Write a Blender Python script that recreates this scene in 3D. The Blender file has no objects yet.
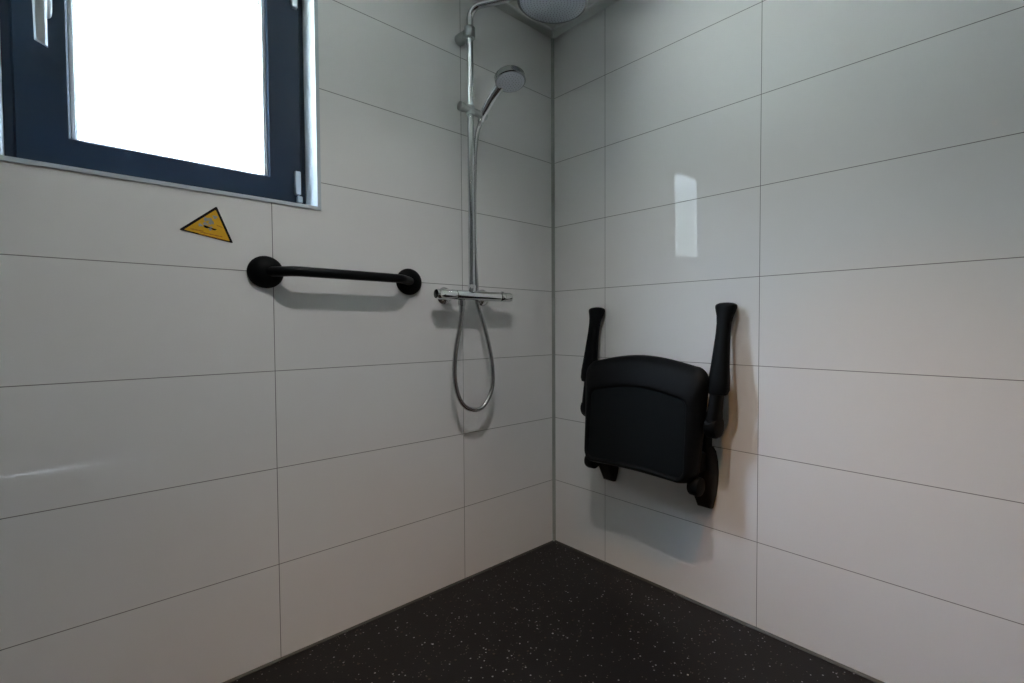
import bpy, bmesh, math, random
from mathutils import Vector, Matrix

random.seed(4)
PI = math.pi
scene = bpy.context.scene
COL = scene.collection
V = Vector

# ------------------------------------------------------------------ scene / colour management
scene.view_settings.view_transform = 'Standard'
scene.view_settings.look = 'None'
scene.view_settings.exposure = 0.0
scene.view_settings.gamma = 1.0
scene.view_settings.use_curve_mapping = False
scene.display_settings.display_device = 'sRGB'

# ------------------------------------------------------------------ room measures (metres)
TH = 0.3                     # tile course height
CEIL = 2.3765
XW, YW = -3.2, -3.4          # far ends of the room
WX0, WX1, WZ0, WZ1 = -1.713, -1.044, 1.4195, 2.19    # window opening


# ------------------------------------------------------------------ materials
def new_mat(name):
    m = bpy.data.materials.new(name)
    m.use_nodes = True
    nt = m.node_tree
    b = nt.nodes['Principled BSDF']
    return m, nt, b


def simple(name, col, rough=0.5, metal=0.0, spec=0.5, bump=0.0, scale=300.0):
    m, nt, b = new_mat(name)
    b.inputs['Base Color'].default_value = (*col, 1)
    b.inputs['Roughness'].default_value = rough
    b.inputs['Metallic'].default_value = metal
    b.inputs['Specular IOR Level'].default_value = spec
    if bump:
        tc = nt.nodes.new('ShaderNodeTexCoord')
        n = nt.nodes.new('ShaderNodeTexNoise')
        n.inputs['Scale'].default_value = scale
        n.inputs['Detail'].default_value = 3
        bp = nt.nodes.new('ShaderNodeBump')
        bp.inputs['Strength'].default_value = bump
        bp.inputs['Distance'].default_value = 0.001
        nt.links.new(tc.outputs['Object'], n.inputs['Vector'])
        nt.links.new(n.outputs['Fac'], bp.inputs['Height'])
        nt.links.new(bp.outputs['Normal'], b.inputs['Normal'])
    return m


def math_node(nt, op, a, b=None):
    n = nt.nodes.new('ShaderNodeMath')
    n.operation = op
    for i, v in enumerate((a, b)):
        if v is None:
            continue
        if isinstance(v, (int, float)):
            n.inputs[i].default_value = v
        else:
            nt.links.new(v, n.inputs[i])
    return n.outputs[0]


def tile_mat(name, axis, first, step, ca=(0.845, 0.840, 0.832, 1), cb=(0.865, 0.860, 0.852, 1)):
    """large glossy wall panels, thin dark joints every TH in height and every step along the wall"""
    m, nt, b = new_mat(name)
    tc = nt.nodes.new('ShaderNodeTexCoord')
    sp = nt.nodes.new('ShaderNodeSeparateXYZ')
    nt.links.new(tc.outputs['Object'], sp.inputs[0])
    u = sp.outputs[axis]
    z = sp.outputs['Z']

    def dist(co, off, st):
        t = math_node(nt, 'ADD', co, -off)
        t = math_node(nt, 'DIVIDE', t, st)
        t = math_node(nt, 'ADD', t, 1000.5)
        t = math_node(nt, 'FRACT', t)
        t = math_node(nt, 'SUBTRACT', t, 0.5)
        t = math_node(nt, 'ABSOLUTE', t)
        return math_node(nt, 'MULTIPLY', t, st)
    d = math_node(nt, 'MINIMUM', dist(u, first, step), dist(z, 0.0, TH))
    line = nt.nodes.new('ShaderNodeMapRange')
    line.interpolation_type = 'SMOOTHSTEP'
    line.inputs['From Min'].default_value = 0.0005
    line.inputs['From Max'].default_value = 0.00135
    line.inputs['To Min'].default_value = 1
    line.inputs['To Max'].default_value = 0
    nt.links.new(d, line.inputs['Value'])
    # faint mottling of the glaze
    nz = nt.nodes.new('ShaderNodeTexNoise')
    nz.inputs['Scale'].default_value = 2.2
    nz.inputs['Detail'].default_value = 4
    nt.links.new(tc.outputs['Object'], nz.inputs['Vector'])
    ramp = nt.nodes.new('ShaderNodeMix')
    ramp.data_type = 'RGBA'
    ramp.inputs['A'].default_value = ca
    ramp.inputs['B'].default_value = cb
    nt.links.new(nz.outputs['Fac'], ramp.inputs['Factor'])
    mix = nt.nodes.new('ShaderNodeMix')
    mix.data_type = 'RGBA'
    mix.inputs['B'].default_value = (0.17, 0.16, 0.15, 1)
    nt.links.new(line.outputs[0], mix.inputs['Factor'])
    nt.links.new(ramp.outputs['Result'], mix.inputs['A'])
    nt.links.new(mix.outputs['Result'], b.inputs['Base Color'])
    rr = nt.nodes.new('ShaderNodeMapRange')
    rr.inputs['To Min'].default_value = 0.026
    rr.inputs['To Max'].default_value = 0.6
    nt.links.new(line.outputs[0], rr.inputs['Value'])
    nt.links.new(rr.outputs[0], b.inputs['Roughness'])
    b.inputs['IOR'].default_value = 1.5
    b.inputs['Specular IOR Level'].default_value = 0.25
    # woven micro relief + slight waviness
    n2 = nt.nodes.new('ShaderNodeTexNoise')
    n2.inputs['Scale'].default_value = 160
    n2.inputs['Detail'].default_value = 2
    nt.links.new(tc.outputs['Object'], n2.inputs['Vector'])
    h = math_node(nt, 'MULTIPLY', n2.outputs['Fac'], 0.03)
    h = math_node(nt, 'SUBTRACT', h, line.outputs[0])
    bp = nt.nodes.new('ShaderNodeBump')
    bp.inputs['Strength'].default_value = 0.3
    bp.inputs['Distance'].default_value = 0.0006
    nt.links.new(h, bp.inputs['Height'])
    nt.links.new(bp.outputs['Normal'], b.inputs['Normal'])
    return m


def floor_mat():
    m, nt, b = new_mat('speckled_vinyl')
    tc = nt.nodes.new('ShaderNodeTexCoord')
    col = None
    base = (0.0058, 0.0058, 0.0062, 1)
    prev = None
    for sc_, size, keep, c in ((85, 0.0026, 0.11, (0.34, 0.33, 0.34, 1)),
                               (120, 0.0020, 0.16, (0.13, 0.11, 0.10, 1)),
                               (60, 0.0040, 0.07, (0.06, 0.042, 0.03, 1)),
                               (42, 0.0030, 0.05, (0.55, 0.54, 0.56, 1))):
        vo = nt.nodes.new('ShaderNodeTexVoronoi')
        vo.inputs['Scale'].default_value = sc_
        nt.links.new(tc.outputs['Object'], vo.inputs['Vector'])
        near = math_node(nt, 'LESS_THAN', vo.outputs['Distance'], size * sc_)
        sx = nt.nodes.new('ShaderNodeSeparateColor')
        nt.links.new(vo.outputs['Color'], sx.inputs[0])
        some = math_node(nt, 'LESS_THAN', sx.outputs[0], keep)
        f = math_node(nt, 'MULTIPLY', near, some)
        mx = nt.nodes.new('ShaderNodeMix')
        mx.data_type = 'RGBA'
        mx.inputs['B'].default_value = c
        if prev is None:
            mx.inputs['A'].default_value = base
        else:
            nt.links.new(prev, mx.inputs['A'])
        nt.links.new(f, mx.inputs['Factor'])
        prev = mx.outputs['Result']
    nt.links.new(prev, b.inputs['Base Color'])
    b.inputs['Roughness'].default_value = 0.42
    b.inputs['Specular IOR Level'].default_value = 0.28
    nz = nt.nodes.new('ShaderNodeTexNoise')
    nz.inputs['Scale'].default_value = 220
    nt.links.new(tc.outputs['Object'], nz.inputs['Vector'])
    bp = nt.nodes.new('ShaderNodeBump')
    bp.inputs['Strength'].default_value = 0.25
    bp.inputs['Distance'].default_value = 0.001
    nt.links.new(nz.outputs['Fac'], bp.inputs['Height'])
    nt.links.new(bp.outputs['Normal'], b.inputs['Normal'])
    return m


def pane_mat():
    m = bpy.data.materials.new('window_glass')
    m.use_nodes = True
    nt = m.node_tree
    nt.nodes.clear()
    out = nt.nodes.new('ShaderNodeOutputMaterial')
    mix = nt.nodes.new('ShaderNodeMixShader')
    fr = nt.nodes.new('ShaderNodeFresnel')
    geo = nt.nodes.new('ShaderNodeNewGeometry')
    ior = nt.nodes.new('ShaderNodeMapRange')      # the same reflectance on both faces of the sheet
    ior.inputs['To Min'].default_value = 1.45
    ior.inputs['To Max'].default_value = 1 / 1.45
    nt.links.new(geo.outputs['Backfacing'], ior.inputs['Value'])
    nt.links.new(ior.outputs[0], fr.inputs['IOR'])
    tr = nt.nodes.new('ShaderNodeBsdfTransparent')
    tr.inputs['Color'].default_value = (0.95, 0.98, 0.98, 1)
    gl = nt.nodes.new('ShaderNodeBsdfGlossy')
    gl.inputs['Roughness'].default_value = 0.02
    nt.links.new(fr.outputs[0], mix.inputs[0])
    nt.links.new(tr.outputs[0], mix.inputs[1])
    nt.links.new(gl.outputs[0], mix.inputs[2])
    nt.links.new(mix.outputs[0], out.inputs['Surface'])
    return m


def emit_mat(name, col, strength):
    m, nt, b = new_mat(name)
    b.inputs['Base Color'].default_value = (0.8, 0.8, 0.8, 1)
    b.inputs['Emission Color'].default_value = (*col, 1)
    b.inputs['Emission Strength'].default_value = strength
    return m


M = dict(
    tile_l=tile_mat('wall_panel_window_side', 'X', -0.5038, 0.6715),
    tile_r=tile_mat('wall_panel_seat_side', 'Y', -0.3222, 0.6774),
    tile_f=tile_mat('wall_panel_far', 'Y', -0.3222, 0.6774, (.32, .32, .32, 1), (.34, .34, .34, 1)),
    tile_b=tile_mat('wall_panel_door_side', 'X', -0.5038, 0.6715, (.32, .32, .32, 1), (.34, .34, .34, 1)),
    floor=floor_mat(),
    ceiling=simple('ceiling_panel', (0.82, 0.82, 0.78), 0.5),
    cove=simple('ceiling_strip', (0.76, 0.77, 0.75), 0.45),
    white=simple('white_profile', (0.78, 0.79, 0.79), 0.3),
    reveal=simple('window_lining', (0.58, 0.63, 0.66), 0.35),
    joint=simple('grey_sealant', (0.055, 0.058, 0.052), 0.5),
    corner=simple('corner_profile', (0.40, 0.42, 0.39), 0.4),
    frame=simple('anthracite_frame_window_glow', (0.008, 0.020, 0.040), 0.4, spec=.35, bump=0.05),  # anthracite with the window's bluish glow mixed into its colour
    gasket=simple('black_gasket', (0.01, 0.01, 0.012), 0.5),
    bead=simple('daylit_glazing_bead', (0.60, 0.64, 0.68), 0.3),  # daylight on the bead put into its pale colour
    silver=simple('satin_aluminium', (0.62, 0.65, 0.67), 0.32, 0.85),
    pane=pane_mat(),
    chrome=simple('chrome', (0.80, 0.81, 0.82), 0.07, 1.0),
    chrome_soft=simple('chrome_worn', (0.50, 0.52, 0.53), 0.22, 1.0),
    riser=simple('riser_chrome', (0.62, 0.64, 0.65), 0.12, 1.0),
    satin_chrome=simple('satin_chrome', (0.48, 0.50, 0.50), 0.28, 1.0),
    hose=simple('metal_hose', (0.50, 0.50, 0.50), 0.26, 1.0),
    spray=simple('grey_spray_face', (0.66, 0.68, 0.74), 0.4),
    rain=simple('rain_spray_face', (0.52, 0.55, 0.60), 0.4),
    nozzle=simple('grey_rubber_nozzle', (0.30, 0.31, 0.34), 0.6),
    knobcap=simple('dark_cap', (0.015, 0.015, 0.016), 0.25),
    black=simple('black_nylon', (0.0030, 0.0040, 0.0047), 0.52, spec=.11, bump=0.12, scale=420),
    black_gloss=simple('black_nylon_smooth', (0.0032, 0.0042, 0.0055), 0.34, spec=.2),
    panel=simple('black_nylon_panel', (0.0034, 0.0060, 0.0072), 0.6, spec=.14, bump=0.15, scale=500),
    bracket=simple('dark_brown_mount', (0.0100, 0.0088, 0.0078), 0.5, spec=.25, bump=0.1),
    yellow=simple('yellow_sticker', (0.76, 0.42, 0.008), 0.45),
    ink=simple('black_ink', (0.006, 0.005, 0.005), 0.6, spec=.2),
    greyink=simple('grey_ink', (0.34, 0.35, 0.31), 0.5),
    orange=simple('orange_ink', (0.52, 0.20, 0.008), 0.5),
    steel=simple('brushed_steel', (0.62, 0.60, 0.57), 0.3, 1.0),
    door=simple('door_leaf', (0.36, 0.36, 0.36), 0.4),
    hall=simple('hall_floor', (0.75, 0.74, 0.72), 0.5),
)


# ------------------------------------------------------------------ mesh helpers
def link(o):
    COL.objects.link(o)
    return o


def finish(name, bm, mat, parent=None, smooth=True, angle=38):
    bmesh.ops.recalc_face_normals(bm, faces=bm.faces)
    root = parent
    while root is not None and root.parent is not None:
        root = root.parent
    if root is not None:
        bmesh.ops.translate(bm, verts=bm.verts, vec=-root.location)
    me = bpy.data.meshes.new(name)
    bm.to_mesh(me)
    bm.free()
    if smooth:
        for p in me.polygons:
            p.use_smooth = True
        me.set_sharp_from_angle(angle=math.radians(angle))
    me.materials.append(M[mat])
    o = link(bpy.data.objects.new(name, me))
    if parent is not None:
        o.parent = parent
    return o


def thing(name, label, cat, loc=(0, 0, 0), group=None):
    o = link(bpy.data.objects.new(name, None))
    o.empty_display_size = 0.05
    o.location = loc
    o['label'] = label
    o['category'] = cat
    if group:
        o['group'] = group
    return o


def struct(o):
    o['kind'] = 'structure'
    return o


def box(bm, x0, x1, y0, y1, z0, z1, bevel=0.0, seg=2):
    r = bmesh.ops.create_cube(bm, size=1.0)
    vs = r['verts']
    bmesh.ops.scale(bm, verts=vs, vec=(x1 - x0, y1 - y0, z1 - z0))
    bmesh.ops.translate(bm, verts=vs, vec=((x0 + x1) / 2, (y0 + y1) / 2, (z0 + z1) / 2))
    if bevel:
        es = list({e for v in vs for e in v.link_edges})
        bmesh.ops.bevel(bm, geom=es, offset=bevel, segments=seg, profile=0.5, affect='EDGES')
    return bm


def loft(bm, loops, cap0=True, cap1=True, closed=True):
    rows = [[bm.verts.new(p) for p in lp] for lp in loops]
    n = len(rows[0])
    for a, b in zip(rows, rows[1:]):
        for i in range(n if closed else n - 1):
            j = (i + 1) % n
            bm.faces.new((a[i], a[j], b[j], b[i]))
    if cap0:
        bm.faces.new(rows[0][::-1])
    if cap1:
        bm.faces.new(rows[-1])
    return rows


def frames(path):
    """parallel-transported (normal, binormal) along a polyline"""
    P = [V(p) for p in path]
    T = []
    for i in range(len(P)):
        a = P[max(0, i - 1)]
        b = P[min(len(P) - 1, i + 1)]
        T.append((b - a).normalized())
    ref = V((0, 0, 1)) if abs(T[0].z) < 0.9 else V((1, 0, 0))
    n = (ref - T[0] * ref.dot(T[0])).normalized()
    out = []
    for i, t in enumerate(T):
        n = (n - t * n.dot(t)).normalized()
        out.append((P[i], t, n, t.cross(n)))
    return out


def tube(bm, path, r, n=16, caps=True):
    loops = []
    fr = frames(path)
    for i, (p, t, a, b) in enumerate(fr):
        rr = r[i] if isinstance(r, (list, tuple)) else r
        loops.append([p + (a * math.cos(2 * PI * k / n) + b * math.sin(2 * PI * k / n)) * rr for k in range(n)])
    loft(bm, loops, caps, caps)
    return bm


def lathe(bm, origin, axis, prof, n=32):
    """prof: list of (distance along axis, radius)"""
    o = V(origin)
    t = V(axis).normalized()
    ref = V((0, 0, 1)) if abs(t.z) < 0.9 else V((1, 0, 0))
    a = (ref - t * ref.dot(t)).normalized()
    b = t.cross(a)
    loops = [[o + t * h + (a * math.cos(2 * PI * k / n) + b * math.sin(2 * PI * k / n)) * max(r, 1e-4) for k in range(n)]
             for h, r in prof]
    loft(bm, loops)
    return bm


def spline(pts, k=10):
    P = [V(p) for p in pts]
    P = [P[0] * 2 - P[1]] + P + [P[-1] * 2 - P[-2]]
    out = []
    for i in range(1, len(P) - 2):
        a, b, c, d = P[i - 1:i + 3]
        for s in range(k):
            t = s / k
            out.append(0.5 * ((2 * b) + (c - a) * t + (2 * a - 5 * b + 4 * c - d) * t * t + (3 * b - a - 3 * c + d) * t ** 3))
    out.append(P[-2])
    return out


def fillet(pts, r, seg=8):
    """polyline with rounded corners"""
    P = [V(p) for p in pts]
    out = [P[0]]
    for a, b, c in zip(P, P[1:], P[2:]):
        d1 = (a - b).normalized()
        d2 = (c - b).normalized()
        ang = d1.angle(d2)
        off = min(r / math.tan(ang / 2), 0.48 * (a - b).length if a is not P[0] else (a - b).length * .95,
                  0.48 * (c - b).length if c is not P[-1] else (c - b).length * .95)
        rr = off * math.tan(ang / 2)
        cen = b + (d1 + d2).normalized() * (rr / math.sin(ang / 2))
        p1 = b + d1 * off
        p2 = b + d2 * off
        u = (p1 - cen).normalized()
        w = (p2 - cen).normalized()
        th = u.angle(w)
        for s in range(seg + 1):
            f = s / seg
            v = (u * math.sin((1 - f) * th) + w * math.sin(f * th)) / math.sin(th)
            out.append(cen + v * rr)
    out.append(P[-1])
    return out


# ================================================================== THE ROOM
bm = bmesh.new()
box(bm, XW - .2, .2, YW - 1.6, .2, -.1, 0)
struct(finish('floor', bm, 'floor', smooth=False))

bm = bmesh.new()
T = .24
box(bm, XW - .2, WX0, 0, T, 0, 2.6)
box(bm, WX1, .2, 0, T, 0, 2.6)
box(bm, WX0, WX1, 0, T, 0, WZ0)
box(bm, WX0, WX1, 0, T, WZ1, 2.6)
struct(finish('wall_left', bm, 'tile_l', smooth=False))
bm = bmesh.new()
box(bm, 0, .2, YW - .12, 0, 0, 2.6)
struct(finish('wall_right', bm, 'tile_r', smooth=False))
bm = bmesh.new()
box(bm, XW - .2, XW, YW - .12, 0, 0, 2.6)
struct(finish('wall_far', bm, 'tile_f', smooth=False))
DX0, DX1, DZ = -2.02, -1.07, 2.06      # doorway behind the camera
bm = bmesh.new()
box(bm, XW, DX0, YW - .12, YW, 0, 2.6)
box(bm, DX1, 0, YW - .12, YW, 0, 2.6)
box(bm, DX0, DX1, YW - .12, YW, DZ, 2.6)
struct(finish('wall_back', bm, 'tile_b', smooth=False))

bm = bmesh.new()
box(bm, XW - .2, .2, YW - .12, .2, CEIL + .012, CEIL + .12)
struct(finish('ceiling', bm, 'ceiling', smooth=False))

# flat strip running round under the ceiling edge, mitred in the corner
CW = .047
bm = bmesh.new()
loft(bm, [[(x0, -.0, CEIL), (x1, -CW + .008, CEIL), (x1, -CW, CEIL + .004), (x1, -CW, CEIL + .012), (x0, 0, CEIL + .012)]
          for x0, x1 in ((XW, XW), (0, -CW))])
struct(finish('trim_1', bm, 'cove', smooth=False))
bm = bmesh.new()
loft(bm, [[(0, y0, CEIL), (-CW + .008, y1, CEIL), (-CW, y1, CEIL + .004), (-CW, y1, CEIL + .012), (0, y0, CEIL + .012)]
          for y0, y1 in ((YW, YW), (0, -CW))])
struct(finish('trim_2', bm, 'cove', smooth=False))
# sealant profile up the corner
bm = bmesh.new()
prof = [(0, 0), (-.011, 0)] + [(-.011 + .011 * math.sin(a) * .55, -.011 * (1 - math.cos(a)) * .55 - .0) for a in ()] + [(-.0085, -.0035), (-.0035, -.0085), (0, -.011)]
loft(bm, [[(x, y, z) for x, y in prof] for z in (0.0, CEIL)])
struct(finish('trim_3', bm, 'corner', smooth=False))
# sealant strips along the floor edges
bm = bmesh.new()
loft(bm, [[(x, 0, 0), (x, -.006, 0), (x, -.005, .002), (x, -.002, .005), (x, 0, .006)] for x in (XW, -.004)])
struct(finish('baseboard_left', bm, 'joint', smooth=False))
bm = bmesh.new()
loft(bm, [[(0, y, 0), (-.007, y, 0), (-.006, y, .002), (-.002, y, .006), (0, y, .007)] for y in (YW, -.004)])
struct(finish('baseboard_right', bm, 'joint', smooth=False))

# ---------------- door and lit hall behind the camera
d = link(bpy.data.objects.new('door_1', None))
d.location = (DX0, YW, 0)
struct(d)
bm = bmesh.new()
box(bm, DX0 + .038, DX1 - .038, YW - .06, YW - .02, .014, DZ - .038, .002)
finish('door_leaf', bm, 'door', d, smooth=False)
bm = bmesh.new()
box(bm, DX0, DX0 + .04, YW - .1, YW + .012, 0, DZ, .002)
box(bm, DX1 - .04, DX1, YW - .1, YW + .012, 0, DZ, .002)
box(bm, DX0 + .04, DX1 - .04, YW - .1, YW + .012, DZ - .04, DZ, .002)
finish('door_frame', bm, 'white', d, smooth=False)
bm = bmesh.new()
lathe(bm, (DX1 - .11, YW - .02, 1.05), (0, 1, 0), [(0, .026), (.008, .026), (.009, .010), (.05, .010)])
tube(bm, fillet([(DX1 - .11, YW + .02, 1.05), (DX1 - .11, YW + .03, 1.05), (DX1 - .23, YW + .03, 1.05)], .012), .009)
finish('door_handle', bm, 'silver', d)

bm = bmesh.new()
box(bm, DX0 + .038, DX1 - .038, YW - 1.4, YW - .022, -.02, .003)
struct(finish('trim_5', bm, 'hall', smooth=False))

# ================================================================== WINDOW
# white lining of the reveal with a thin lip on the wall face
bm = bmesh.new()
LIP, PR, RD = .0095, .004, .105
o_ = [(WX0 - LIP, WZ0 - LIP), (WX1 + LIP, WZ0 - LIP), (WX1 + LIP, WZ1 + LIP), (WX0 - LIP, WZ1 + LIP)]
i_ = [(WX0 + .002, WZ0 + .002), (WX1 - .002, WZ0 + .002), (WX1 - .002, WZ1 - .002), (WX0 + .002, WZ1 - .002)]
h_ = [(WX0, WZ0), (WX1, WZ0), (WX1, WZ1), (WX0, WZ1)]
loops = [[(x, 0, z) for x, z in h_], [(x, 0, z) for x, z in o_], [(x, -PR + .001, z) for x, z in o_],
         [(x * 0.998 + (WX0 + WX1) / 2 * .002, -PR, z * .998 + (WZ0 + WZ1) / 2 * .002) for x, z in o_],
         [(x, -PR, z) for x, z in i_], [(x, RD, z) for x, z in i_], [(x, RD, z) for x, z in h_]]
rows = loft(bm, loops, False, False)
for k in range(4):
    bm.faces.new((rows[-1][k], rows[-1][(k + 1) % 4], rows[0][(k + 1) % 4], rows[0][k]))
struct(finish('trim_4', bm, 'reveal', smooth=False))

w = link(bpy.data.objects.new('window_1', None))
w.location = (WX0, .1, WZ0)
struct(w)


def ring(bm, x0, x1, z0, z1, wd, y0, y1, bev=.003, foot=None):
    """rectangular frame, front edges eased; y0 is the room side"""
    def rc(i, y):
        b = i if foot is None or i < wd - .006 else i - wd + foot
        return [(x0 + i, y, z0 + b), (x1 - i, y, z0 + b), (x1 - i, y, z1 - i), (x0 + i, y, z1 - i)]
    lp = [rc(0, y1), rc(0, y0 + bev), rc(bev, y0), rc(wd - bev, y0), rc(wd, y0 + bev), rc(wd, y1)]
    rows = loft(bm, lp, False, False)
    for k in range(4):
        bm.faces.new((rows[-1][k], rows[-1][(k + 1) % 4], rows[0][(k + 1) % 4], rows[0][k]))


bm = bmesh.new()
ring(bm, WX0, WX1, WZ0, WZ1, .05, .108, .175)
finish('window_frame', bm, 'frame', w, smooth=False)
SX0, SX1, SZ0, SZ1 = WX0 + .018, WX1 - .014, WZ0 + .014, WZ1 - .014
bm = bmesh.new()
FT = .084      # bottom rail
ring(bm, SX0, SX1, SZ0, SZ1, .097, .098, .165, .004, FT)
sash = finish('window_sash', bm, 'frame', w, smooth=False)
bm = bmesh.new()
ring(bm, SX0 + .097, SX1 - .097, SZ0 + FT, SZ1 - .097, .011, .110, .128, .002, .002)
finish('daylit_glazing_bead', bm, 'bead', sash, smooth=False)
bm = bmesh.new()
ring(bm, SX0 + .106, SX1 - .106, SZ0 + FT, SZ1 - .106, .004, .124, .130, .001)
finish('gasket', bm, 'gasket', sash, smooth=False)
bm = bmesh.new()
box(bm, SX0 + .100, SX1 - .100, .131, .137, SZ0 + FT - .003, SZ1 - .100)
finish('window_pane', bm, 'pane', w, smooth=False)
# hinges on the right: knuckle on the sash and its pin block on the frame
for zc, sgn in ((1.508, 1), (2.112, -1)):
    bm = bmesh.new()
    box(bm, -1.083, -1.066, .082, .110, zc - .038, zc + .038, .003)
    hg = finish('window_hinge', bm, 'silver', w, smooth=False)
    bm = bmesh.new()
    box(bm, -1.077, -1.061, .084, .112, zc - sgn * .0525 - .0105, zc - sgn * .0525 + .0105, .003)
    finish('hinge_block', bm, 'silver', hg, smooth=False)
# handle: oval rose on the sash, neck, and a lever hanging down
HZ = 1.852
bm = bmesh.new()
n = 28
lo = []
for y, s in ((.099, 1), (.091, 1), (.088, .88)):
    lo.append([(-1.6385 + .0155 * s * math.copysign(abs(math.cos(t)) ** .55, math.cos(t)),
                y, HZ - .006 + .047 * s * math.copysign(abs(math.sin(t)) ** .45, math.sin(t)))
               for t in [2 * PI * k / n for k in range(n)]])
loft(bm, lo)
hb = finish('handle_rose', bm, 'silver', w)
bm = bmesh.new()
lathe(bm, (-1.643, .09, HZ), (0, -1, 0), [(0, .010), (.03, .010), (.034, .013), (.050, .013), (.053, .010)])
lo = []
for z, hw, y0, y1 in ((HZ + .016, .008, .040, .053), (HZ + .012, .0125, .037, .056), (HZ - .02, .0128, .037, .056),
                      (HZ - .05, .0119, .041, .055), (HZ - .09, .0115, .045, .057), (HZ - .125, .0114, .047, .058),
                      (HZ - .134, .0112, .048, .0585)):
    cx = -1.6445 + (HZ - z) * .004
    sl = .45 if z < HZ - .1 else 0
    lo.append([(cx + a, y, z - sl * a) for a, y in ((-hw, y1), (-hw, y0 + .004), (-hw + .004, y0), (hw - .004, y0), (hw, y0 + .004), (hw, y1))])
loft(bm, lo)
finish('handle_lever', bm, 'silver', hb)

# ================================================================== HAZARD STICKER
A, B_, C_ = V((-1.399, 1.2991)), V((-1.3132, 1.3764)), V((-1.2757, 1.2763))
cen = (A + B_ + C_) / 3
sg = thing('warning_sign', 'yellow triangular warning sticker with black border under the window', 'sign', (cen.x, 0, cen.y))


def tri(k, r=.004):
    """triangle scaled about its centre, corners rounded"""
    pts = [cen + (p - cen) * k for p in (A, B_, C_)]
    out = []
    for i in range(3):
        a, b, c = pts[i - 1], pts[i], pts[(i + 1) % 3]
        d1 = (a - b).normalized()
        d2 = (c - b).normalized()
        p1, p2 = b + d1 * r, b + d2 * r
        for s in range(5):
            f = s / 4
            out.append((p1 * (1 - f) + b * f) * (1 - f) + (b * (1 - f) + p2 * f) * f)
    return out


def t3(pts, y):
    return [(p.x, y, p.y) for p in pts]


bm = bmesh.new()
loft(bm, [t3(tri(1, .005), -.0002), t3(tri(1, .005), -.0010), t3(tri(.985, .005), -.0014)])
finish('border', bm, 'ink', sg, smooth=False)
bm = bmesh.new()
loft(bm, [[(x, y, z - .0016) for x, _, z in t3(tri(.85, .003), 0)] for y in (-.0012, -.0020)])
finish('yellow_face', bm, 'yellow', sg, smooth=False)


def blob(bm, x, z, rx, rz, rot=0, seed=0, y0=-.0018, y1=-.0025, n=18):
    rnd = random.Random(seed)
    ph = rnd.random() * 6
    ps = []
    for k in range(n):
        t = 2 * PI * k / n
        q = 1 + .22 * math.sin(3 * t + ph) + .12 * math.sin(5 * t + ph * 2)
        ux, uz = rx * q * math.cos(t), rz * q * math.sin(t)
        ps.append((x + ux * math.cos(rot) - uz * math.sin(rot), z + ux * math.sin(rot) + uz * math.cos(rot)))
    loft(bm, [[(a, y0, b) for a, b in ps], [(a, y1, b) for a, b in ps]])


bm = bmesh.new()
for i, (x, z, rx, rz) in enumerate(((-1.3382, 1.3356, .0062, .0052), (-1.3179, 1.3446, .0052, .0048), (-1.3273, 1.3290, .0060, .0070),
                                    (-1.3515, 1.3178, .0050, .0036), (-1.3290, 1.3380, .0050, .0030), (-1.3290, 1.3118, .0038, .0060),
                                    (-1.3400, 1.3230, .0060, .0040))):
    blob(bm, x, z, rx, rz, -.3, i + 1)
finish('pictogram', bm, 'greyink', sg, smooth=False)
bm = bmesh.new()
blob(bm, -1.3377, 1.3145, .0075, .0030, -.25, 21, -.0018, -.0028)
blob(bm, -1.3216, 1.3105, .0065, .0022, -.2, 22, -.0018, -.0028)
finish('pictogram_marks', bm, 'ink', sg, smooth=False)  # small black marks printed below the grey pictogram
for xa, za, xb, zb in ((-1.374, 1.3045, -1.345, 1.3015), (-1.3145, 1.3225, -1.3010, 1.3180), (-1.352, 1.2985, -1.302, 1.2915),
                       (-1.356, 1.2935, -1.294, 1.2830)):
    up_, lo2 = [], []
    for k in range(25):
        f = k / 24
        x, z = xa + (xb - xa) * f, za + (zb - za) * f
        h = .0009 + .0007 * abs(math.sin(k * 2.1)) + .0004 * math.sin(k * 5.3)
        up_.append((x, z + h))
        lo2.append((x, z - h))
    ol = up_ + lo2[::-1]
    bm = bmesh.new()
    loft(bm, [[(x, y, z) for x, z in ol] for y in (-.0018, -.0023)])
    finish('caption_line', bm, 'orange', sg, smooth=False)

# ================================================================== GRAB BAR
GX0, GX1, GZ = -1.196, -.7355, 1.1995
gb = thing('grab_bar', 'straight black grab bar with round wall flanges below the window', 'grab bar', ((GX0 + GX1) / 2, 0, GZ))
bm = bmesh.new()
tube(bm, fillet([(GX0 - .004, -.012, GZ), (GX0 + .062, -.068, GZ + .003), (GX1 - .062, -.068, GZ + .003), (GX1 + .004, -.012, GZ)], .055, 10), .0155, 24)
finish('bar', bm, 'black_gloss', gb)
for gx in (GX0, GX1):
    bm = bmesh.new()
    lathe(bm, (gx, 0, GZ), (0, -1, 0), [(0, .0480), (.005, .0485), (.011, .0470), (.017, .042), (.023, .033), (.028, .022), (.030, .012), (.0305, .003)], 40)
    finish('flange', bm, 'black', gb)

# ================================================================== SHOWER COLUMN
PX_, PD = -.5105, .076
TZ, TD = 1.156, .070
sc_ = thing('shower_column', 'chrome shower column with thermostat bar, riser pipe and round overhead shower', 'shower', (PX_, 0, TZ))
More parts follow.
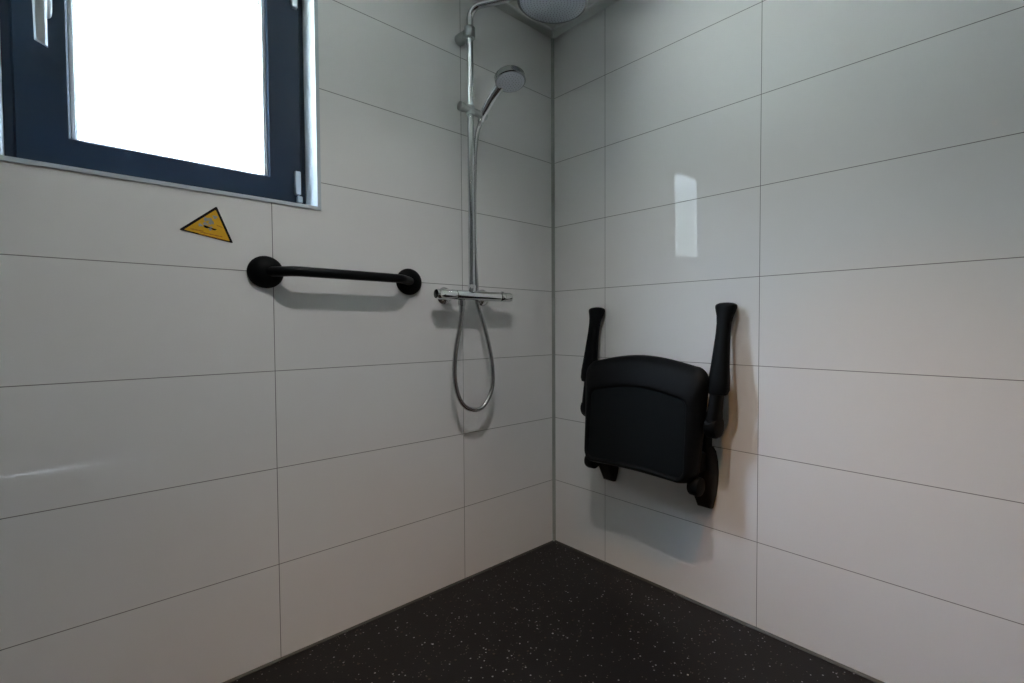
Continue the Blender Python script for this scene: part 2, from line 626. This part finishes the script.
# thermostat bar
bm = bmesh.new()
lathe(bm, (-.578, -TD, TZ), (1, 0, 0), [(0, .0185), (.001, .0195), (.205, .0195), (.206, .0185)], 36)
valve = finish('thermostat_valve', bm, 'chrome', sc_)
bm = bmesh.new()
lathe(bm, (-.580, -TD, TZ), (-1, 0, 0), [(0, .0185), (.002, .0198), (.072, .0198), (.080, .0192), (.0825, .0175), (.083, .0165)], 36)
k1 = finish('flow_knob', bm, 'chrome', valve)
bm = bmesh.new()
lathe(bm, (-.6615, -TD, TZ), (-1, 0, 0), [(0, .0162), (.0025, .0162), (.0035, .014)], 32)
finish('knob_cap', bm, 'knobcap', valve)
bm = bmesh.new()
lathe(bm, (-.3705, -TD, TZ), (1, 0, 0), [(0, .0185), (.002, .0198), (.018, .0198), (.0185, .0190), (.020, .0190), (.0205, .0198), (.048, .0198), (.053, .0188), (.054, .017)], 36)
finish('temperature_knob', bm, 'chrome', valve)
bm = bmesh.new()
box(bm, -.362, -.354, -TD - .006, -TD + .006, TZ + .018, TZ + .0225, .0015)
finish('safety_button', bm, 'chrome_soft', valve)
for rx in (-.586, -.408):
    bm = bmesh.new()
    lathe(bm, (rx, 0, TZ - .002), (0, -1, 0), [(0, .034), (.003, .0345), (.010, .030), (.016, .022), (.020, .017), (.050, .0165), (.058, .014)], 36)
    finish('inlet_rosette', bm, 'chrome', sc_)
# riser pipe bending into the overhead arm
hd = V((-.356, -.374, 2.214))
ad = V((hd.x - PX_, hd.y + PD, 0)).normalized()
top = V((PX_, -PD, 2.258))
endp = V((hd.x, hd.y, 2.266))
bm = bmesh.new()
tube(bm, fillet([V((PX_, -PD, TZ + .012)), top, endp, endp - V((0, 0, .035))], .045, 12), .0122, 24)
finish('riser_pipe', bm, 'riser', sc_)
bm = bmesh.new()
lathe(bm, (PX_, -PD, TZ + .018), (0, 0, 1), [(0, .015), (.020, .015), (.024, .0125)], 28)
finish('riser_collar', bm, 'chrome', sc_)
# overhead shower head
bm = bmesh.new()
lathe(bm, hd, (0, 0, 1), [(0.0015, .118), (0, .1265), (.003, .1290), (.011, .1290), (.015, .1255), (.020, .085), (.026, .040), (.032, .022), (.045, .018), (.047, .014)], 64)
rh = finish('overhead_shower', bm, 'chrome_soft', sc_)
bm = bmesh.new()
lathe(bm, hd + V((0, 0, .002)), (0, 0, -1), [(0, .119), (.0025, .119), (.0030, .117)], 64)
finish('spray_plate', bm, 'rain', rh)
bm = bmesh.new()
for q in range(1, 11):
    r = .0112 * q
    for k in range(6 * q):
        a = 2 * PI * k / (6 * q) + q * .3
        lathe(bm, hd + V((r * math.cos(a), r * math.sin(a), -.0008)), (0, 0, -1), [(0, .0021), (.0022, .0014)], 6)
nz = finish('spray_nozzles', bm, 'nozzle', rh, smooth=False)
nz['kind'] = 'stuff'
# upper wall bracket
BZ = 2.163
bm = bmesh.new()
lathe(bm, (PX_, 0, BZ), (0, -1, 0), [(0, .0190), (.002, .0205), (.026, .0205), (.030, .0195), (.060, .0190)], 32)
tube(bm, [(PX_, -PD, BZ - .020), (PX_, -PD, BZ - .018), (PX_, -PD, BZ + .018), (PX_, -PD, BZ + .020)], [.0190, .0205, .0205, .0190], 28)
finish('wall_bracket', bm, 'satin_chrome', sc_)
# sliding holder
SZ = 1.868
sA, sB = V((-.562, -PD, SZ + .004)), V((-.441, -PD - .002, SZ - .004))
bm = bmesh.new()
lathe(bm, sA, sB - sA, [(0, .0130), (.003, .0175), (.020, .0175), (.024, .0145), (.085, .0140), (.100, .0160), (.121, .0150), (.124, .012)], 28)
tube(bm, [(PX_, -PD, SZ - .017), (PX_, -PD, SZ + .017)], .0165, 24)
sh = finish('sliding_holder', bm, 'satin_chrome', sc_)

# ================================================================== HAND SHOWER + HOSE
face_c = V((-.427, -.219, 1.957))
nrm = V((-.03, -.28, -.96)).normalized()
hold = V((-.459, -.081, 1.864))
hs = thing('hand_shower', 'round chrome hand shower clipped in the sliding holder, with hose looping below the thermostat', 'hand shower', hold)
up = -nrm
bm = bmesh.new()
lathe(bm, face_c, up, [(0.001, .050), (0, .0555), (.002, .0582), (.021, .0582), (.026, .0550), (.031, .041), (.034, .019), (.0345, .004)], 48)
head = finish('spray_head', bm, 'chrome_soft', hs)
bm = bmesh.new()
lathe(bm, face_c + up * .0005, nrm, [(0, .0525), (.0020, .0525), (.0028, .0505)], 48)
fc = finish('spray_face', bm, 'spray', head)
bm = bmesh.new()
ta = (V((0, 0, 1)) - nrm * nrm.z).normalized()
tb = nrm.cross(ta)
for q in range(1, 5):
    for k in range(6 * q):
        a = 2 * PI * k / (6 * q)
        lathe(bm, face_c + nrm * .002 + (ta * math.cos(a) + tb * math.sin(a)) * .0105 * q, nrm, [(0, .0018), (.0014, .0012)], 6)
finish('spray_nozzles', bm, 'nozzle', head, smooth=False)
hdir = (hold - face_c)
hdir = (hdir - nrm * hdir.dot(nrm)).normalized()
neck = face_c + up * .016 + hdir * .046
low = hold + V((-.004, .008, -.026))
mid = hold.lerp(neck, .55) + up * .006
path = spline([low, hold, hold.lerp(neck, .3) + up * .004, mid, neck], 8)
m_ = len(path)
bm = bmesh.new()
tube(bm, path, [.0135 + .0032 * min(1, max(0, (i / (m_ - 1) - .12) * 2.2)) + .0022 * max(0, i / (m_ - 1) - .8) * 5 for i in range(m_)], 20)
handle = finish('handle', bm, 'chrome', hs)
bm = bmesh.new()
dn = (low - hold).normalized()
hp = [low - dn * .004, low + dn * .015, (-.4760, -.068, 1.79), (-.4830, -.062, 1.70), (-.4845, -.058, 1.56), (-.4810, -.054, 1.42), (-.4750, -.050, 1.28),
      (-.468, -.046, 1.20), (-.4655, -.044, 1.15), (-.4615, -.047, 1.115), (-.448, -.055, 1.062), (-.4245, -.060, .975), (-.406, -.062, .882),
      (-.404, -.062, .80), (-.426, -.062, .741), (-.460, -.063, .708), (-.499, -.064, .7045), (-.541, -.065, .7245), (-.571, -.066, .771),
      (-.587, -.068, .850), (-.5815, -.070, .945), (-.5625, -.071, 1.035), (-.5540, -.071, 1.085), (-.5530, -.070, 1.112)]
pp = spline(hp, 6)
# fine ribs of the metal hose
L_ = [0]
for a, b in zip(pp, pp[1:]):
    L_.append(L_[-1] + (b - a).length)
N = 620
fine = []
j = 0
for i in range(N):
    s = L_[-1] * i / (N - 1)
    while j < len(L_) - 2 and L_[j + 1] < s:
        j += 1
    f = (s - L_[j]) / (L_[j + 1] - L_[j])
    fine.append(pp[j].lerp(pp[j + 1], f))
tube(bm, fine, [.0090 if i % 2 else .0082 for i in range(N)], 12)
hose = finish('hose', bm, 'hose', hs)
bm = bmesh.new()
lathe(bm, (-.5530, -.070, 1.142), (0, .02, -1), [(0, .0095), (.006, .0095), (.0065, .0135), (.026, .0135), (.028, .0115), (.052, .0105), (.054, .008)], 20)
finish('hose_nut', bm, 'chrome_soft', hose)

# ================================================================== FOLDED SHOWER SEAT
CY = -.590
st = thing('folding_shower_seat', 'black folding shower seat with raised armrests folded flat against the right wall', 'shower seat', (0, CY, .375))


def seat_loop(x_top, x_bot, hw_t, hw_b, zb, zc, arch, r, barch=0.0, cy=CY, ns=14, nc=7):
    """rounded panel outline in the yz plane, leaning from x_bot (hinge edge) to x_top; z of the top edge arches by arch"""
    pts = []
    # corners: bottom-left(+y), bottom-right(-y), top-right, top-left
    def corner(yc, zc_, a0):
        for k in range(nc):
            a = a0 + (PI / 2) * k / (nc - 1)
            pts.append((yc + r * math.cos(a), zc_ + r * math.sin(a)))

    def side(p, q, bow=0.0):
        for k in range(1, ns):
            f = k / ns
            pts.append((p[0] + (q[0] - p[0]) * f, p[1] + (q[1] - p[1]) * f + bow * math.sin(PI * f)))
    corner(hw_t - r, zc - r, 0)
    a = pts[-1]
    side(a, (-hw_t + r, zc), arch)
    corner(-hw_t + r, zc - r, PI / 2)
    side(pts[-1], (-hw_b, zb + r))
    corner(-hw_b + r, zb + r, PI)
    side(pts[-1], (hw_b - r, zb), barch)
    corner(hw_b - r, zb + r, 1.5 * PI)
    side(pts[-1], (hw_t, zc - r))
    out = []
    for y, z in pts:
        f = (z - .50) / .42
        out.append((-(x_bot + (x_top - x_bot) * f), cy + y, z))
    return out


bm = bmesh.new()
LP = [
    (.066, .092, .258, .236, .502, .882, .029, .045, .0),
    (.074, .100, .272, .248, .492, .891, .030, .050, .0),
    (.090, .122, .2790, .254, .488, .895, .030, .052, .0),
    (.104, .140, .2755, .252, .489, .890, .029, .052, .004),
    (.120, .158, .262, .244, .492, .866, .032, .050, .006),
    (.132, .168, .246, .238, .497, .830, .029, .044, .008),
    (.139, .173, .232, .232, .500, .799, .025, .038, .010),
    (.140, .174, .227, .228, .503, .793, .025, .035, .010),
    (.138, .172, .222, .223, .508, .787, .025, .032, .010),
    (.131, .165, .218, .219, .512, .782, .025, .030, .010),
]
loft(bm, [seat_loop(*a) for a in LP], True, False)
finish('seat_shell', bm, 'black', st, angle=50)
bm = bmesh.new()
loft(bm, [seat_loop(.122, .156, .218, .219, .512, .782, .025, .030, .010), seat_loop(.1315, .1655, .2185, .2195, .5115, .7825, .025, .030, .010),
          seat_loop(.1325, .1665, .205, .206, .524, .769, .025, .028, .010)])
finish('seat_underside', bm, 'panel', st)

# two wall mounts at the lower corners
prof_m = [(-.027, .375), (.027, .375), (.034, .400), (.041, .430), (.046, .470), (.048, .510), (.045, .550), (.037, .585), (.026, .600),
          (-.026, .600), (-.037, .585), (-.045, .550), (-.048, .510), (-.046, .470), (-.041, .430), (-.034, .400)]
for s in (1, -1):
    yc = -.583 + s * .2265
    lo = []
    for dx, k in ((.0, 1.0), (.022, .99), (.036, .93), (.046, .80), (.050, .60)):
        lo.append([(-dx * (1 if z > .44 else .55 + .45 * (z - .375) / .065), yc + y * k, .49 + (z - .49) * (k * .35 + .65)) for y, z in prof_m])
    bm = bmesh.new()
    loft(bm, lo)
    mt = finish('wall_mount', bm, 'bracket', st, angle=45)
    bm = bmesh.new()
    box(bm, -.122, -.030, yc - .024, yc + .024, .520, .590, .010, 3)
    finish('hinge_block', bm, 'black', mt)
    # pivot at the seat's hinge edge
    yo = CY + s * .262
    bm = bmesh.new()
    lathe(bm, (-.112, yo - s * .045, .481), (0, s, 0), [(.004, .029), (.008, .032), (.034, .0335), (.042, .031), (.046, .024)], 28)
    finish('seat_pivot', bm, 'black', mt)
    # upright rail carrying the armrest hinge
    ya = CY + s * .224
    bm = bmesh.new()
    box(bm, -.052, -.001, ya - .020, ya + .020, .575, .725, .008, 3)
    finish('arm_carrier', bm, 'black', st)


def ell(x, y, z, wx, wy, n=24, p=.75):
    out = []
    for k in range(n):
        a = 2 * PI * k / n
        c, q = math.cos(a), math.sin(a)
        out.append((x + wx * math.copysign(abs(c) ** p, c), y + wy * math.copysign(abs(q) ** p, q), z))
    return out


for s in (1, -1):
    ya = CY - .0075 + s * .2975
    # lower link with its round hinge
    bm = bmesh.new()
    lathe(bm, (-.088, ya - s * .054, .692), (0, s, 0), [(0, .020), (.020, .020), (.022, .034), (.027, .040), (.054, .040), (.062, .036), (.066, .026)], 32)
    loft(bm, [ell(-.088, ya - s * .012, .690, .036, .0235), ell(-.088, ya - s * .011, .715, .0355, .0230), ell(-.085, ya - s * .009, .75, .031, .0220),
              ell(-.080, ya - s * .007, .79, .026, .0215), ell(-.077, ya - s * .005, .83, .022, .022)])
    arm = finish('armrest', bm, 'black', st)
    bm = bmesh.new()
    loft(bm, [ell(-.080, ya, .800, .016, .022), ell(-.080, ya, .803, .024, .031), ell(-.078, ya, .818, .027, .0375), ell(-.075, ya, .850, .026, .0365),
              ell(-.068, ya, .900, .024, .031), ell(-.058, ya, .960, .0215, .0270), ell(-.049, ya, 1.010, .0200, .0240),
              ell(-.042, ya, 1.045, .0200, .0246), ell(-.035, ya, 1.070, .0215, .0290), ell(-.030, ya, 1.088, .0235, .0350),
              ell(-.028, ya, 1.098, .0245, .0380), ell(-.028, ya, 1.106, .0235, .0375), ell(-.028, ya, 1.111, .0200, .0325), ell(-.028, ya, 1.1145, .0140, .0230), ell(-.028, ya, 1.116, .006, .010)])
    finish('arm_pad', bm, 'black', arm)

# ================================================================== FLOOR DRAIN (seen only mirrored in the wall)
dr = thing('floor_drain', 'round steel floor drain set in the dark shower floor', 'drain', (-.90, -.71, 0))
bm = bmesh.new()
lathe(bm, (-.90, -.71, 0), (0, 0, 1), [(-.02, .085), (.0015, .085), (.003, .082), (.003, .072)], 40)
finish('drain_rim', bm, 'steel', dr)
bm = bmesh.new()
for k in range(-5, 6):
    h = math.sqrt(max(0, .070 ** 2 - (k * .012) ** 2))
    box(bm, -.90 + k * .012 - .004, -.90 + k * .012 + .004, -.71 - h, -.71 + h, .001, .0045)
finish('drain_grate', bm, 'steel', dr, smooth=False)

# ================================================================== CEILING SPOTLIGHTS
LAMP = dict(
    b=emit_mat('warm_lamp', (1.0, .84, .70), 60.0),
    c=emit_mat('warm_lamp_dim', (1.0, .84, .70), 12.0),
)
for k_, m_ in LAMP.items():
    M['lamp_' + k_] = m_
for lx, ly, mm, watt, tint, cone, lab in (
        (-1.060, -.980, 'lamp_c', 53, (1.0, .965, .95), 131, 'round recessed ceiling spotlight nearest the overhead shower'),
        (-.955, -1.433, 'lamp_b', 62, (1.0, .48, .12), 88, 'round recessed ceiling spotlight second from the overhead shower'),
        (-.977, -2.508, 'lamp_b', 3, (1.0, .80, .65), 100, 'round recessed ceiling spotlight between the door and the right wall'),
        (-2.148, -2.455, 'lamp_b', 1, (1.0, .80, .65), 100, 'round recessed ceiling spotlight between the door and the far wall'),
        (-2.737, -1.405, 'lamp_b', 1, (1.0, .80, .65), 100, 'round recessed ceiling spotlight on the far side of the window')):
    t = thing('ceiling_spotlight', lab, 'ceiling light', (lx, ly, CEIL + .012), 'recessed ceiling spotlights')
    bm = bmesh.new()
    z0 = CEIL + .012
    lathe_p = [(.017, z0 + .004), (.043, z0 + .004), (.043, z0 - .002), (.040, z0 - .004), (.026, z0 - .004), (.017, z0 - .001)]
    n = 36
    loops = [[(lx + r * math.cos(2 * PI * k / n), ly + r * math.sin(2 * PI * k / n), z) for k in range(n)] for r, z in lathe_p]
    rows = loft(bm, loops + [loops[0]], False, False)
    bmesh.ops.remove_doubles(bm, verts=bm.verts, dist=1e-6)
    finish('lamp_ring', bm, 'chrome_soft', t)
    bm = bmesh.new()
    lathe(bm, (lx, ly, z0 - .0005), (0, 0, 1), [(0.001, .0160), (0, .0160), (-.003, .0145), (-.005, .0105), (-.006, .004)], 32)
    finish('lamp_lens', bm, mm, t, smooth=False)
    ld = bpy.data.lights.new('lamp_beam', 'SPOT')
    ld.energy = watt
    ld.color = tint
    ld.spot_size = math.radians(cone)
    ld.spot_blend = 1.0 if cone > 120 else .8
    ld.shadow_soft_size = .036
    lo_ = link(bpy.data.objects.new('lamp_beam', ld))
    lo_.parent = t
    lo_.location = (0, 0, -.010)

# ================================================================== DAYLIGHT
world = bpy.data.worlds.new('overcast')
scene.world = world
world.use_nodes = True
nt = world.node_tree
bg = nt.nodes['Background']
tc = nt.nodes.new('ShaderNodeTexCoord')
sp = nt.nodes.new('ShaderNodeSeparateXYZ')
nt.links.new(tc.outputs['Generated'], sp.inputs[0])
mr = nt.nodes.new('ShaderNodeMapRange')          # bright ground, dim horizon, brightest overhead
mr.inputs['From Min'].default_value = -1
mr.inputs['From Max'].default_value = 1
nt.links.new(sp.outputs['Z'], mr.inputs['Value'])
cr = nt.nodes.new('ShaderNodeValToRGB')
for pos, c in ((.485, (.66, .71, .71, 1)), (.505, (.13, .150, .158, 1)), (.61, (.14, .162, .172, 1)), (.80, (.74, .85, 1.08, 1))):
    e = cr.color_ramp.elements.new(pos)
    e.color = c
cr.color_ramp.elements.remove(cr.color_ramp.elements[0])
cr.color_ramp.elements.remove(cr.color_ramp.elements[-1])
nt.links.new(mr.outputs[0], cr.inputs['Fac'])
nt.links.new(cr.outputs['Color'], bg.inputs['Color'])
bg.inputs['Strength'].default_value = 60.0

scene.cycles.sample_clamp_indirect = 0.0

# ================================================================== CAMERA
cam = bpy.data.cameras.new('camera')
cam.sensor_fit = 'HORIZONTAL'
cam.sensor_width = 36.0
cam.lens = 493.24 / 1024 * 36.0
cam.shift_x = -61.57 / 1024
cam.clip_start = .02
co = link(bpy.data.objects.new('camera', cam))
yaw, pit, rol = .8011, -.0306, -.0021
fwd = V((math.sin(yaw) * math.cos(pit), math.cos(yaw) * math.cos(pit), math.sin(pit)))
rt = V((math.cos(yaw), -math.sin(yaw), 0))
u0 = rt.cross(fwd)
r2 = rt * math.cos(rol) + u0 * math.sin(rol)
u2 = -rt * math.sin(rol) + u0 * math.cos(rol)
mw = Matrix((r2, u2, -fwd)).transposed().to_4x4()
mw.translation = V((-1.62105, -1.70415, 1.03446))
co.matrix_world = mw
scene.camera = co
